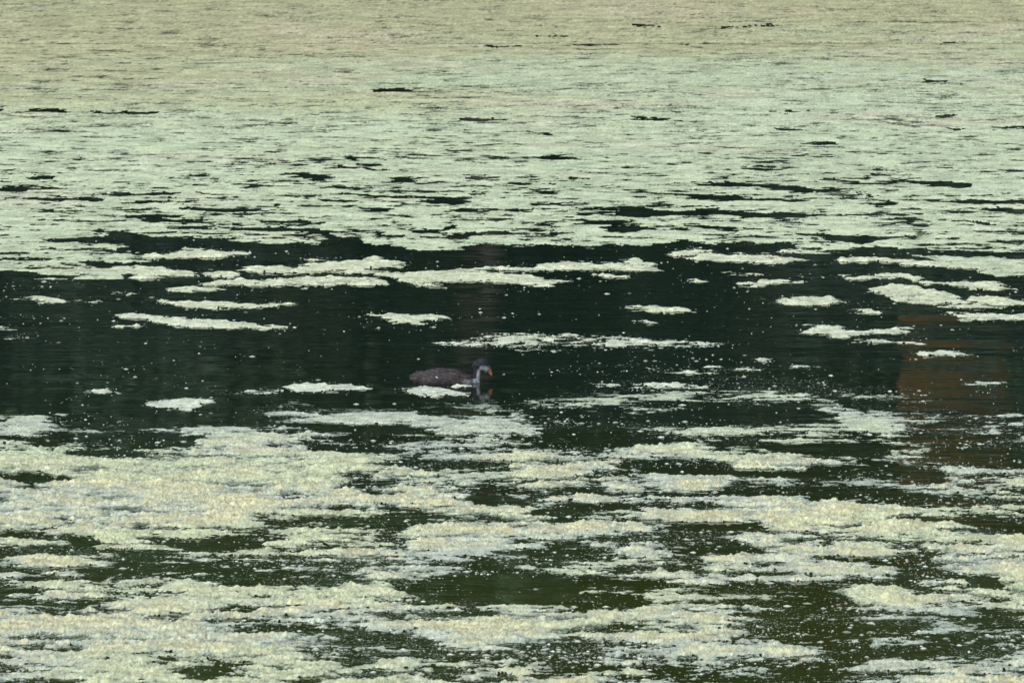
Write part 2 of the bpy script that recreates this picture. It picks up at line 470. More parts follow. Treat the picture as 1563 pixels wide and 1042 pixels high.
# free-floating rafts in the open water: (columns, label)
RAFTS = [(P(s), l) for s, l in [
    ('215:389-393 245:388-394 275:382-392 310:380-393 335:383-393 370:387', 'topmost leaf-shaped duckweed raft at left, just under the edge of the pale cover'),
    ('180:407-414 215:407-421 250:411-422 297:416-422', 'lumpy duckweed raft trailing right from the left end of the pale cover'),
    ('303:418 312:415-423 340:414-423 356:415-422 362:419', 'small oval duckweed raft between two long rafts at left'),
    ('200:424 215:421-426 240:422-426 250:424', 'tiny thin duckweed raft under the lumpy raft at left'),
    ('355:411-414 400:407-416 460:408-418 490:403-416 520:398-414 570:394-411 600:399-408 617:401-403', 'large wedge-shaped duckweed raft at left, thickest at its right end'),
    ('463:397-398 480:395-400 510:396-399', 'short duckweed sliver lying on top of the wedge-shaped raft'),
    ('312:432-434 340:428-435 400:427-436 460:426-437 520:422-436 570:424-435 592:432-434', 'long bar of duckweed directly below the wedge-shaped raft'),
    ('255:444-446 275:439-446 300:437-445 320:440-444 345:442-443', 'small flat-bottomed duckweed raft below the left end of the long bar'),
    ('500:415-418 560:414-418 590:416-424 640:419-431 690:415-429 735:414-430 800:421-434 835:425-437 862:428-430', 'long ragged duckweed raft across the middle, left of the twin-topped raft'),
    ('640:414-416 700:410-418 750:408-413 800:408-414 850:401-412 900:400-413 960:405-414 1012:411-414', 'long duckweed raft with a humped middle over the ragged one at centre'),
    ('942:399-401 955:396-405 975:398-407 1003:402-405', 'small duckweed raft riding above the right end of the humped one'),
    ('230:457-460 265:460-464 290:460-470 340:461-470 400:464-470 430:463-466 448:464', 'straight narrow duckweed raft above the slanting one at left'),
    ('178:479-482 210:480-486 245:484-492 290:485-499 340:489-501 400:497-502 437:499-502', 'long slanting duckweed raft sloping down to the right at left'),
    ('18:457 40:455-458 70:453-461 95:457-462 115:460-462', 'duckweed raft at the far left under the edge of the pale cover'),
    ('128:462 140:460-463 152:461', 'tiny duckweed raft right of the far-left raft'),
    ('177:448 188:447-451 200:449', 'tiny duckweed raft between the far-left raft and the flat-bottomed one'),
    ('165:496-498 190:497-499 212:495-497', 'thread-thin curved duckweed raft under the start of the slanting one'),
    ('-30:500-503 0:500-503 15:501', 'stub of duckweed raft cut by the left frame edge'),
    ('-20:517-521 0:517-520 25:512-519 48:508-517 54:509', 'broken patch of duckweed bits in the lower left dark water at frame edge'),
    ('559:478-480 580:481-487 610:479-493 640:481-495 655:482-492 678:485-487', 'lone diamond-shaped duckweed raft left of the brown trunk reflection'),
    ('638:433-436 660:434-439 680:437-440', 'little duckweed raft under the ragged raft at centre'),
    ('660:525 700:521-527 735:512-530 760:512-529 800:511-534 850:512-526 900:514-528 950:514-530 975:515-531 1000:520-532 1050:522-531 1090:525-528 1118:525', 'long feathery duckweed raft spread just above and right of the bird'),
    ('820:530-534 845:532-535 868:534-536', 'thin duckweed tail under the feathery raft above the bird'),
    ('955:468-470 1000:469-476 1020:471-477 1058:473-475', 'slim duckweed raft alone in the dark right of centre'),
    ('975:490 985:490-494 1000:492-494', 'tiny duckweed raft below the slim one right of centre'),
    ('1047:429 1055:427-431 1071:428-431', 'tiny bar of duckweed alone to the right of the humped raft'),
    ('915:418-420 935:421-425 950:421-424 958:420-421', 'small notched duckweed raft under the humped raft'),
    ('1025:386-389 1045:382-391 1070:380-386 1080:384', 'small duckweed raft tucked under the pale cover right of centre'),
    ('1052:394-396 1070:389-398 1110:388-399 1150:387-402 1180:389-402 1198:392-402 1230:396', 'broad pale duckweed raft close under the cover right of centre'),
    ('1130:432-436 1160:430-437 1190:429-434 1225:430-433', 'narrow duckweed raft, higher of two in a slant at right'),
    ('1115:418 1135:417-420 1155:419', 'sliver of duckweed below the broad pale raft'),
    ('1165:457 1182:456-463 1210:453-466 1245:455-467 1265:452-464 1291:458-461', 'plump bright duckweed raft standing alone right of centre'),
    ('1275:423 1300:421-427 1330:421-427 1348:423-426', 'small duckweed raft left half of a stepped pair at right'),
    ('1335:420 1350:417-424 1375:417-425 1407:426-427', 'small duckweed raft right half of a stepped pair at right'),
    ('1333:441-446 1350:435-452 1380:435-462 1410:441-464 1440:446-465 1467:453-462', 'biggest and thickest duckweed raft in the dark water at right'),
    ('1410:431-434 1450:430-436 1480:430-442 1505:430-441 1548:442-444', 'arrow-shaped duckweed raft above right of the biggest one'),
    ('1478:456-459 1500:454-466 1540:456-467 1563:459-466 1620:460-464', 'duckweed raft cut by the right frame edge beside the biggest one'),
    ('1435:467-469 1480:466-472 1510:468-472 1535:471-473', 'slim duckweed raft below the biggest one at right'),
    ('1445:477-479 1470:480-489 1520:480-489 1563:481-488 1620:482-488', 'yellowish duckweed bar at the right frame edge'),
    ('1222:509 1240:497-510 1270:497-513 1290:500-514 1317:509-512', 'triangular duckweed raft below the plump one at right'),
    ('1315:507-511 1360:502-510 1390:499-505', 'rising duckweed streak right of the triangular raft'),
    ('1300:474-477 1320:472-479 1338:475-477', 'small duckweed raft between the plump and the biggest rafts'),
    ('1313:518-521 1350:519-523 1370:520-523 1400:522-526', 'thin duckweed streak at right above the brown reflection'),
    ('1402:540-542 1425:538-543 1460:538-543 1480:541-543', 'clean bar of duckweed at the top of the brown reflection'),
    ('1476:584-586 1495:582-588 1510:583-589 1530:584-587', 'small bright duckweed raft lying in the brown reflection'),
    ('221:618-620 235:612-622 260:609-624 285:609-626 310:608-616 340:611-612', 'fluffy whitish duckweed raft with a pointed right end at lower left'),
    ('338:599-601 370:595-602 395:592-602 418:595-602', 'speckled duckweed raft left of the smooth one in line with the bird'),
    ('435:590-594 460:587-598 500:586-597 540:588-596 556:591-594', 'smooth duckweed raft left of the bird'),
    ('609:595-597 625:592-600 650:592-603 680:594-605 711:602-604', 'pale duckweed raft directly in front of the floating bird'),
    ('695:589 705:589-591 713:590', 'bit of duckweed against the breast of the bird'),
    ('138:599-601 155:595-601 175:592-599', 'scattered small duckweed raft at far left in line with the bird'),
    ('910:585-587 950:584-592 1000:585-597 1040:587-596 1078:587-591', 'streaky duckweed raft right of the bird'),
    ('1000:564-566 1050:564-569 1090:560-570 1130:560-567 1160:564-566', 'faint duckweed raft above the right cluster, tapering left'),
    ('1155:549 1165:548-552 1178:550', 'tiny duckweed raft between the feathery raft and the right cluster'),
    ('1208:560 1220:558-562 1235:560', 'tiny duckweed raft above the right cluster'),
    ('1262:398 1290:394-400 1350:394-399 1390:399-403 1430:399-407 1480:404-411 1500:408-415', 'long duckweed ribbon leading into the cover at the right'),
    ('1195:381-384 1215:381-386 1225:384', 'crumb of duckweed in the bay of the cover at right'),
]]
# patches that hang together with the covers (no single raft to be told apart)
COVER_MATS = [P(s) for s in '''1395:388-391 1440:390-403 1490:391-408 1520:392-424 1563:395-422 1800:395-430
940:682-692 980:677-697 1020:677-695 1060:682-696 1087:690-695
1083:703-708 1130:700-714 1180:694-722 1220:694-718 1245:694-709 1260:703-705
1280:702-706 1300:698-710 1340:703-712 1400:706-716 1480:712-720
1040:785-798 1100:778-796 1160:763-795 1220:760-795 1300:762-800 1350:765-796 1385:772-785
1420:863-876 1470:858-878 1563:850-882 1800:850-890
1265:895-905 1300:896-918 1350:897-924 1400:905-925 1450:900-918 1540:895-912
690:952-968 760:940-975 800:932-975 860:932-970 920:938-962 940:942-955
430:812-818 460:802-815 500:803-818 560:806-815
600:806-816 640:795-825 690:800-830 760:800-830 790:805-820
405:630-632 430:626-640 480:632-642 550:633-650 650:632-645 740:643-650
1100:574-580 1150:570-583 1190:578-585 1240:584-596 1280:590-604 1312:600-606
1110:598-604 1160:596-606 1210:596-604
1220:612-620 1270:611-630 1310:622-632 1340:626-630
0:638-642 60:636-644 92:634-638
0:650-664 40:650-664 70:652-660
-100:702-722 0:697-722 60:696-722 100:702-722 170:700-760 260:690-800 330:700-790 420:700-775
'''.strip().splitlines()]
LOWER_HOLES = [P(s) for s in '''700:762-766 730:752-772 770:756-773 800:761-768
1040:798-800 1080:798-807 1130:797-808 1165:800-806
1260:802-804 1290:802-807 1320:800-804 1350:791-793
1370:790-792 1420:788-795 1480:790-800 1563:800-812 1700:805-814
-50:726-730 0:725-730 40:724-736 60:723-737 108:730-732
105:690-693 160:685-698 200:684-697 230:690-693
0:665-669 60:666-670 120:664-672 200:664-682 290:664-684 312:664-668
800:775-782 840:774-783 880:768-782 920:765-780 980:772-782
1430:876-879 1470:877-888 1520:883-897 1545:891-899
1420:678-690 1450:672-702 1500:675-712 1563:690-715 1700:690-715
950:706-714 990:702-722 1060:706-727 1120:714-726 1200:722-730 1280:716-735
205:820-822 250:820-830 300:824-842 400:822-838
100:818-820 120:818-835 145:828-838
470:684-688 500:676-690 540:682-692 600:684-688
550:686-690 580:684-692 640:686-690
610:898-906 640:886-914 700:872-918 730:860-920 800:866-922 860:880-925 885:890-910
330:890-896 360:886-897 400:888-896
1320:700-706 1380:712-730 1440:720-735
440:646-651 500:645-660 560:649-664 640:650-658 680:650-654
480:665-672 560:662-676 620:664-672
90:634-652 150:630-660 210:630-656 235:640-650
820:655-664 870:653-672 930:648-678 1000:664-678 1060:672-676
1005:630-642 1060:624-648 1130:624-648 1190:626-638
1160:622-630 1200:620-640 1260:626-638 1290:630-636
1160:674-688 1240:676-694 1330:676-690 1400:680-686
640:622-636 690:620-634 730:628-632
120:662-668 180:658-684 250:660-686 280:664-670
200:626-640 300:628-648 380:630-648 405:636-644
'''.strip().splitlines()]
GRID_V0, GRID_DV, GRID_DU = 560.0, 20.0, 50.0
GRID = np.array([[int(c) for c in r.replace(' ', '')] for r in '''
00000000 00000000 00000000 00000000
00000000 00000000 00012377 75310000
00000000 00000000 00234579 87742000
00000000 24000133 47666533 48742001
45100000 37999848 86342100 12658777
87453788 99824898 85426888 87586478
89644499 99356456 76368943 65674134
99999999 99997447 98973379 98687121
99998998 99989744 99865254 43346756
98999977 99978855 88574898 52346977
99999987 97798971 49866867 75422446
58999999 99986799 94456689 99985577
87899898 46785888 99999678 97899643
77486584 47986999 67655758 67778878
57486445 67796655 64788778 98777966
38953557 85588553 65665585 56785999
74744654 43689431 23557776 67654559
45996687 86697431 12645323 45986899
44678756 58978463 33648644 54678658
99989898 87687898 99996686 75443337
89999998 55667899 99957876 86544433
97999999 99974379 46678787 65765555
66586689 97856445 64566875 98443676
46559965 79747567 84677555 44667887
54699968 95989986 88867443 33578999
'''.strip().splitlines()], float)


def sfield(sh, u, v):
    """signed depth in photograph pixels inside a column shape (positive inside)"""
    t = np.interp(u, sh[:, 0], sh[:, 1]); b = np.interp(u, sh[:, 0], sh[:, 2])
    s = np.minimum(v - t, b - v)
    out = np.maximum(sh[0, 0] - u, u - sh[-1, 0])
    return np.where(out > 0, np.minimum(s, -out * 0.25), s)


def soft(s, w):
    return np.clip(0.5 + s / (2 * w), 0, 1)


def in_bbox(sh, u, v, pad=6):
    return (u > sh[0, 0] - 25) & (u < sh[-1, 0] + 25) & (v > sh[:, 1].min() - pad) & (v < sh[:, 2].max() + pad)


def sub(fn, sh, c, u, v):
    m = in_bbox(sh, u, v)
    if m.any():
        c[m] = fn(c[m], sfield(sh, u[m], v[m]))


def coverage(u, v, part):
    """share of water hidden, 0..1, for the upper or the lower cover"""
    if part == 'upper':
        e = np.interp(u, UPPER_EDGE[:, 0], UPPER_EDGE[:, 1]) - v
        base = np.interp(v, [-300, 20, 120, 220, 300, 380], [1.0, 0.992, 0.968, 0.935, 0.90, 0.885])
        c = base * soft(e, 2.0)
        for sh in UPPER_HOLES:
            sub(lambda cc, s: np.minimum(cc, 1 - (1.05 if sh[0, 1] > 110 else 0.55) * soft(s + 0.3, 0.9)), sh, c, u, v)
        sub(lambda cc, s: np.maximum(cc, 0.96 * soft(s, 1.5)), COVER_MATS[0], c, u, v)
        return c
    gu = np.clip(u / GRID_DU, -0.0, GRID.shape[1] - 1.001)
    gv = (v - GRID_V0) / GRID_DV
    inside = gv > -1
    gv = np.clip(gv, 0, GRID.shape[0] - 1.001)
    i, j = np.floor(gv).astype(int), np.floor(gu).astype(int)
    fi, fj = gv - i, gu - j
    g = (GRID[i, j] * (1 - fi) * (1 - fj) + GRID[i + 1, j] * fi * (1 - fj) + GRID[i, j + 1] * (1 - fi) * fj + GRID[i + 1, j + 1] * fi * fj) / 9.0
    g = np.interp(g, [0, 1 / 9, 5 / 9, 7 / 9, 8 / 9, 1], [0, 0.08, 0.50, 0.71, 0.85, 0.955])
    c = np.where(inside, g, 0) - np.interp(v, [600, 630, 680, 705], [0, 0.10, 0.10, 0])
    for sh in COVER_MATS[1:]:
        sub(lambda cc, s: np.maximum(cc, 0.965 * soft(s + 0.5, 6.0)), sh, c, u, v)
    for sh in LOWER_HOLES:
        sub(lambda cc, s: np.minimum(cc, 1 - 0.97 * soft(s + 0.5, 2.5)), sh, c, u, v)
    return c


FILM = {'lower': 0.14, 'upper': 0.07, 'raft': 0.08}
CREAM, KHAKI, MINT, WHITE = lin((201, 201, 157)), lin((180, 182, 139)), lin((192, 208, 169)), lin((184, 198, 177))
THIN = lin((118, 136, 112))
PINK = lin((206, 196, 168))


def cover_patch(x, y, cov, kind):
    """height, keep-mask margin and colour of the floating stuff at points x, y"""
    u, v = pixel(x, y)
    if kind == 'lower':
        n = 0.33 * fbm(x, y, 0.50, 1, 0.8, 11, 1.5) + 0.80 * fbm(x, y, 0.20, 3, 0.8, 15, 1.8) + 0.50 * fbm(x, y, 0.036, 3, 0.85, 211, 1.5)
    elif kind == 'upper':
        n = 0.30 * fbm(x, y, 0.60, 2, 0.8, 31, 1.5) + 0.75 * fbm(x, y, 0.15, 3, 0.85, 35, 1.8) + 0.59 * fbm(x, y, 0.060, 3, 0.85, 231, 1.5)
    else:
        n = 0.7 * fbm(x, y, 0.20, 3, 0.8, 51, 1.5) + 0.71 * fbm(x, y, 0.045, 4, 0.85, 251, 1.4)
    m = cov - uni(n) - {'lower': 0.115, 'upper': 0.03, 'raft': 0.02}[kind] * np.clip((1 - cov) / 0.10, 0, 1)
    return u, v, m


def cover_look(x, y, u, v, m, kind):
    n = len(x)
    lo = fbm(x, y, 0.9, 3, 0.6, 71, 2.0)
    band = fbm(x, y, 3.2, 4, 0.6, 81, 2.5)
    gr = rng.normal(size=n)
    if kind == 'lower':
        near = np.clip((v - 615) / 100, 0, 1)
        thick = np.clip((m - 0.16) / 0.45, 0, 1)
        lump = 0.6 * np.abs(fbm(x, y, 0.030, 2, 0.6, 91, 1.2)) + 0.5 * np.abs(fbm(x, y, 0.11, 2, 0.6, 191, 1.4))
        e = np.clip(m / 0.15, 0, 1)
        h = 0.0005 + e * (0.0022 + (0.25 + thick) * lump * 0.0055 * (0.35 + 0.65 * near) + 0.0007 * np.clip(gr, -1.5, 1.5))
        w = np.clip(thick * 1.15 + 0.25 * lo - 0.05, 0, 1)[:, None] * near[:, None]
        c = WHITE * (1 - w) + CREAM * w
        k = np.clip(0.5 * lo + 0.1, 0, 0.55)[:, None]
        c = c * (1 - k) + MINT * k
        g = 0.19
    elif kind == 'upper':
        lump = np.abs(fbm(x, y, 0.16, 2, 0.5, 93, 1.3))
        e = np.clip(m / 0.15, 0, 1)
        h = 0.0005 + e * (0.0015 + lump * 0.0012 + 0.0005 * np.clip(gr, -1.5, 1.5))
        w = np.clip((215 - v) / 170 + 0.28 * band, 0, 1)[:, None]
        c = MINT * 1.05 * (1 - w) + KHAKI * w
        k = np.clip(0.30 * lo - 0.22, 0, 0.35)[:, None]
        c = c * (1 - k) + PINK * k
        c = c * (1 + 0.035 * band)[:, None]
        g = 0.15
    else:
        thick = np.clip((m - 0.05) / 0.5, 0, 1)
        lump = np.abs(fbm(x, y, 0.07, 3, 0.5, 95, 1.3))
        e = np.clip(m / 0.15, 0, 1)
        h = 0.0005 + e * (0.0018 + thick * lump * 0.004 + 0.0006 * np.clip(gr, -1.5, 1.5))
        w = np.clip((v - 470) / 110 + 0.15 * lo, 0, 0.75)[:, None]
        c = lin((204, 214, 178)) * (1 - w) + lin((198, 210, 188)) * w
        g = 0.12
    k = (0.40 * np.exp(-np.clip(m, 0, 1) / 0.10))[:, None]
    c = c * (1 - k) + THIN * k
    c = c * (1 + 0.13 * np.clip(fbm(x, y, 0.06, 3, 0.8, 301, 1.5) if kind != 'upper' else fbm(x, y, 0.16, 4, 0.9, 301, 1.5), -2, 2))[:, None]
    c = c * np.clip(1 + g * rng.normal(size=n), 0.6, 1.35)[:, None]
    al = np.clip((m + FILM[kind]) / {'lower': 0.34, 'upper': 0.18, 'raft': 0.18}[kind] + 0.16 * rng.normal(size=n), 0.0, 1.0)
    return h, np.concatenate([np.clip(c / EXPO, 0.0, 0.85), al[:, None]], 1)


def cover_mesh(name, x0, x1, y0, y1, dx, dy, covfn, kind, origin=(0, 0), trapezoid=None):
    xs = np.arange(x0, x1, dx); ys = np.arange(y0, y1, dy)
    X, Y = np.meshgrid(xs, ys)
    shp = X.shape
    # unevenly spaced points, so that the edges are not stair-stepped
    Xf = (X + rng.uniform(-0.35, 0.35, shp) * dx).ravel(); Yf = (Y + rng.uniform(-0.35, 0.35, shp) * dy).ravel()
    U, V_ = pixel(Xf, Yf)
    if trapezoid == 'middle':
        use = (U > -190) & (U < 1563 + 190)
    elif trapezoid == 'sides':          # beyond the frame, coarser
        use = ((U > -1300) & (U < -182)) | ((U > 1563 + 182) & (U < 1563 + 1300))
    else:
        use = np.ones(len(Xf), bool)
    m = np.full(len(Xf), -1.0)
    wu = 7.0 * fbm(Xf[use], Yf[use], 0.14, 3, 0.6, 401); wv = 0.9 * fbm(Xf[use], Yf[use], 0.09, 3, 0.6, 411, 1.5)
    cov = covfn(U[use] + wu, V_[use] + wv)
    nz = cov > 0.004
    idx = np.flatnonzero(use)[nz]
    _, _, mm = cover_patch(Xf[idx], Yf[idx], cov[nz], kind)
    m[idx] = mm
    keep = (m > -FILM[kind]).reshape(shp)
    q = keep[:-1, :-1] & keep[1:, :-1] & keep[:-1, 1:] & keep[1:, 1:]
    if not q.any():
        return None
    ids = np.arange(len(Xf)).reshape(shp)
    F = np.stack([ids[:-1, :-1][q], ids[:-1, 1:][q], ids[1:, 1:][q], ids[1:, :-1][q]], 1)
    usedv = np.unique(F)
    remap = np.full(len(Xf), -1, np.int64); remap[usedv] = np.arange(len(usedv))
    F = remap[F]
    px, py = Xf[usedv], Yf[usedv]
    h, c = cover_look(px, py, U[usedv], V_[usedv], m[usedv], kind)
    kf = np.pad(keep.astype(float), 2)            # the stuff thins out to nothing towards every edge
    bl = sum(kf[2 + a:2 + a + shp[0], 2 + b:2 + b + shp[1]] for a in (-2, -1, 0, 1, 2) for b in (-2, -1, 0, 1, 2)) / 25.0
    h = 0.0005 + np.maximum(h - 0.0005, 0) * np.clip((bl.ravel()[usedv] - 0.55) / 0.45, 0, 1) ** 1.3
    return np_mesh(name, np.stack([px - origin[0], py - origin[1], h], 1), F, c)


M_WEED = tint_mat('duckweed', 0.62, 0.35)
_nt = M_WEED.node_tree                     # thin wet film at the edges lets the water show through
_at = next(n for n in _nt.nodes if n.type == 'ATTRIBUTE'); _pp = next(n for n in _nt.nodes if n.type == 'BSDF_PRINCIPLED')
_nt.links.new(_at.outputs['Alpha'], _pp.inputs['Alpha'])


def half_width(y): return 0.0757 * y * 1.25


# lower (near) cover
me = cover_mesh('duckweed_scum', -half_width(24.6), half_width(24.6), 17.6, 24.7, 0.0033, 0.010,
                lambda u, v: coverage(u, v, 'lower'), 'lower', trapezoid='middle')
tag(link('duckweed_scum', me, M_WEED), 'cream and whitish clumped duckweed scum over the near water', kind='stuff')
# upper (far) cover, finer where it breaks up, coarser beyond
me = cover_mesh('duckweed_cover', -half_width(34), half_width(34), 28.0, 34.0, 0.0052, 0.018,
                lambda u, v: coverage(u, v, 'upper'), 'upper', trapezoid='middle')
tag(link('duckweed_cover', me, M_WEED), 'pale mint duckweed cover with dark gaps, broken towards the open water', kind='stuff')
me = cover_mesh('duckweed_cover', -half_width(39), half_width(39), 33.99, 39.0, 0.0068, 0.028,
                lambda u, v: coverage(u, v, 'upper'), 'upper', trapezoid='middle')
tag(link('duckweed_cover', me, M_WEED), 'yellowish closed duckweed cover towards the far bank', kind='stuff')
me = cover_mesh('duckweed_cover', -half_width(46), half_width(46), 38.99, 46.0, 0.009, 0.045,
                lambda u, v: coverage(u, v, 'upper'), 'upper', trapezoid='middle')
tag(link('duckweed_cover', me, M_WEED), 'khaki closed duckweed cover beyond the mint one', kind='stuff')
me = cover_mesh('duckweed_cover', -22, 22, 46.05, 62.0, 0.05, 0.12, lambda u, v: np.full(len(u), 1.02), 'upper')
tag(link('duckweed_cover', me, M_WEED), 'closed duckweed cover along the far bank', kind='stuff')

# the same covers go on to both sides and towards the near shore
def up_(u, v): return coverage(u, v, 'upper')
def lo_cov(u, v): return coverage(u, v, 'lower')
for (w, ya, yb, ddx, ddy, fn, kd, tz_) in [(5.6, 17.6, 24.7, 0.010, 0.024, lo_cov, 'lower', 'sides'), (9.0, 28.0, 36.0, 0.014, 0.05, up_, 'upper', 'sides'),
                                           (11.5, 35.99, 46.0, 0.022, 0.10, up_, 'upper', 'sides'), (3.6, 13.5, 17.59, 0.010, 0.024, lo_cov, 'lower', None)]:
    me = cover_mesh('duckweed_cover', -w, w, ya, yb, ddx, ddy, fn, kd, trapezoid=tz_)
    tag(link('duckweed_cover', me, M_WEED), 'pale duckweed cover spreading on over the pond', kind='stuff')
# rafts, one object each
for sh, label in RAFTS:
    uc, vc = sh[:, 0].mean(), (sh[:, 1] + sh[:, 2]).mean() / 2
    xa, ya = ground(sh[0, 0] - 14, vc); xb, _ = ground(sh[-1, 0] + 14, vc)
    _, yn = ground(uc, sh[:, 2].max() + 4); _, yf = ground(uc, sh[:, 1].min() - 4)
    ox, oy = ground(uc, vc)
    sparse = any(w in label for w in ('speckled', 'scattered', 'streaky', 'faint', 'broken', 'feathery'))
    top, wd = (0.80, 2.6) if sparse else (1.0, 1.7)
    me = cover_mesh('duckweed_raft', min(xa, xb), max(xa, xb), yn, yf, 0.0042, 0.011,
                    lambda u, v: top * soft(sfield(sh, u, v) + 0.45, wd), 'raft', (ox, oy))
    if me is None: continue
    o = link('duckweed_raft', me, M_WEED)
    o.location = (ox, oy, 0)
    if 'broken' in label:
        tag(o, label, kind='stuff')
    else:
        tag(o, label, 'duckweed raft', 'duckweed rafts in the open water')

# ------------------------------------------------------------------ loose fronds, far too many to count
def specks(n_try):
    u = rng.uniform(-150, 1713, n_try); v = rng.uniform(362, 1042, n_try)
    x, y = ground(u, v)
    cl = fbm(x, y, 0.5, 4, 0.7, 121, 1.8)
    up = coverage(u, v, 'upper'); low = coverage(u, v, 'lower')
    prob = np.where(v < 640, 0.018, 0.07) * np.exp(1.35 * np.clip(cl, -2, 2))
    near_raft = np.zeros(n_try)
    for sh, _ in RAFTS:
        msk = in_bbox(sh, u, v, 14)
        if msk.any():
            near_raft[msk] = np.maximum(near_raft[msk], np.clip(1 + sfield(sh, u[msk], v[msk]) / 9.0, 0, 1))
    prob = prob + 0.12 * near_raft + 0.25 * np.clip(low, 0, 0.6) + 0.1 * (up > 0.2)
    k = (rng.random(n_try) < prob)
    # nothing afloat where the bird sits
    k &= ~((u > 616) & (u < 760) & (v > 574) & (v < 593))
    return x[k], y[k], v[k]


sx, sy, sv = specks(60000)
ns = len(sx)
size = 0.0010 + 0.0042 * rng.random(ns) ** 5.0
ang = rng.uniform(0, 6.28, ns); lng = rng.uniform(1.0, 3.0, ns)
ring = np.linspace(0, 2 * np.pi, 6)[:-1]
V = np.zeros((ns, 6, 3))
for k, a in enumerate(ring):
    rr = size * rng.uniform(0.75, 1.25, ns)
    V[:, k, 0] = sx + rr * lng * np.cos(a + ang); V[:, k, 1] = sy + rr * 2.0 * np.sin(a + ang); V[:, k, 2] = 0.0006
V[:, 5, 0] = sx; V[:, 5, 1] = sy; V[:, 5, 2] = 0.0012 + size * 0.7
off = (np.arange(ns) * 6)[:, None, None]
F = (np.array([(k, (k + 1) % 5, 5) for k in range(5)])[None] + off).reshape(-1, 3)
sc = (lin((196, 208, 186)) * np.clip(0.85 + 0.4 * rng.normal(size=ns), 0.15, 1.4)[:, None])
sc = np.clip(np.repeat(sc[:, None], 6, 1).reshape(-1, 3) / EXPO, 0, 0.85)
tag(link('duckweed_specks', np_mesh('duckweed_specks', V.reshape(-1, 3), F, sc), M_WEED),
    'loose pale duckweed fronds dotted over the dark water', kind='stuff')

# the finest crumbs, thickest along the edges of the covers and rafts
def crumbs(n_try):
    u = rng.uniform(-150, 1713, n_try); v = rng.uniform(340, 1042, n_try)
    x, y = ground(u, v)
    cl = fbm(x, y, 0.4, 5, 0.8, 141, 1.8)
    low = coverage(u, v, 'lower'); up = coverage(u, v, 'upper')
    pr = 0.007 * np.exp(1.2 * np.clip(cl, -2, 2)) + 0.30 * np.clip(low * 1.6, 0, 1) * np.exp(1.3 * np.clip(cl, -2, 1))
    pr += 0.25 * ((up > 0.03) & (up < 0.85))
    for sh, _ in RAFTS:
        msk = in_bbox(sh, u, v, 9)
        if msk.any():
            pr[msk] += 0.5 * np.clip(1 + sfield(sh, u[msk], v[msk]) / 4.0, 0, 1)
    k = (rng.random(n_try) < pr) & ~((u > 616) & (u < 760) & (v > 574) & (v < 593))
    return x[k], y[k]


cx, cy = crumbs(260000)
nc = len(cx)
sz = 0.0010 + 0.0016 * rng.random(nc) ** 2
an = rng.uniform(0, 6.28, nc); tz = rng.uniform(0.3, 1.0, nc)
V = np.zeros((nc, 4, 3))
for k in range(4):
    a = an + k * math.pi / 2
    V[:, k, 0] = cx + sz * 1.7 * np.cos(a); V[:, k, 1] = cy + sz * 1.7 * np.sin(a)
    V[:, k, 2] = 0.0012 + sz * tz * (0.4 if k % 2 else 0.8)
cc = np.clip(lin((176, 190, 170)) * np.clip(0.8 + 0.35 * rng.normal(size=nc), 0.2, 1.4)[:, None], 0, 0.85)
tag(link('duckweed_crumbs', np_mesh('duckweed_crumbs', V.reshape(-1, 3), np.arange(nc * 4).reshape(-1, 4), np.repeat(np.concatenate([cc, rng.uniform(0.35, 1.0, (nc, 1))], 1)[:, None], 4, 1).reshape(-1, 4), smooth=False), M_WEED),
    'finest loose duckweed crumbs along the edges of the cover', kind='stuff')

# ------------------------------------------------------------------ the bird
bird = bpy.data.objects.new('young_coot', None)
COL.objects.link(bird)
bX, bY = ground(590 + 640 / 7.105, 583.4)
bird.location = (bX, bY, 0)
tag(bird, 'young coot swimming to the right with dark body, white foreneck and orange bill', 'bird')
MM = 0.001


def ellipsoid(bm, c, r, tilt=0.0):
    mat = Matrix.Translation(Vector(c) * MM) @ Matrix.Rotation(-math.radians(tilt), 4, 'Y') @ Matrix.Diagonal((r[0] * MM, r[1] * MM, r[2] * MM, 1))
    bmesh.ops.create_uvsphere(bm, u_segments=28, v_segments=18, radius=1.0, matrix=mat)


def remeshed(bm, voxel, smooth_iter, name):
    me = bpy.data.meshes.new(name); bm.to_mesh(me); bm.free()
    o = bpy.data.objects.new('tmp', me); COL.objects.link(o)
    r = o.modifiers.new('r', 'REMESH'); r.mode = 'VOXEL'; r.voxel_size = voxel
    s = o.modifiers.new('s', 'SMOOTH'); s.iterations = smooth_iter; s.factor = 0.5
    dg = bpy.context.evaluated_depsgraph_get()
    out = bpy.data.meshes.new_from_object(o.evaluated_get(dg))
    bpy.data.objects.remove(o); bpy.data.meshes.remove(me)
    out.name = name
    out.polygons.foreach_set('use_smooth', np.ones(len(out.polygons), bool))
    return out


# body: trunk, breast, neck and head as one surface (x forward, z up, y across; millimetres)
bm = bmesh.new()
ellipsoid(bm, (-14, 0, 6), (98, 54, 45))
ellipsoid(bm, (-74, 0, 12), (54, 38, 29), -4)
ellipsoid(bm, (30, 0, 6), (62, 50, 42), -6)
ellipsoid(bm, (70, 0, 4), (46, 40, 30), -14)
ellipsoid(bm, (98, 0, 2), (28, 25, 19))
for t in np.linspace(0, 1, 7):
    ellipsoid(bm, (109 + 4 * math.sin(t * 3) + 5 * t, 0, 4 + 52 * t), (11.2 + 2.6 * t, 11 + 2.5 * t, 11))
ellipsoid(bm, (121, 0, 66), (21, 17, 19), 20)
ellipsoid(bm, (138, 0, 69), (27, 19, 22), -12)
ellipsoid(bm, (150, 0, 57), (14, 13, 12), -40)
body_me = remeshed(bm, 0.0022, 5, 'body')


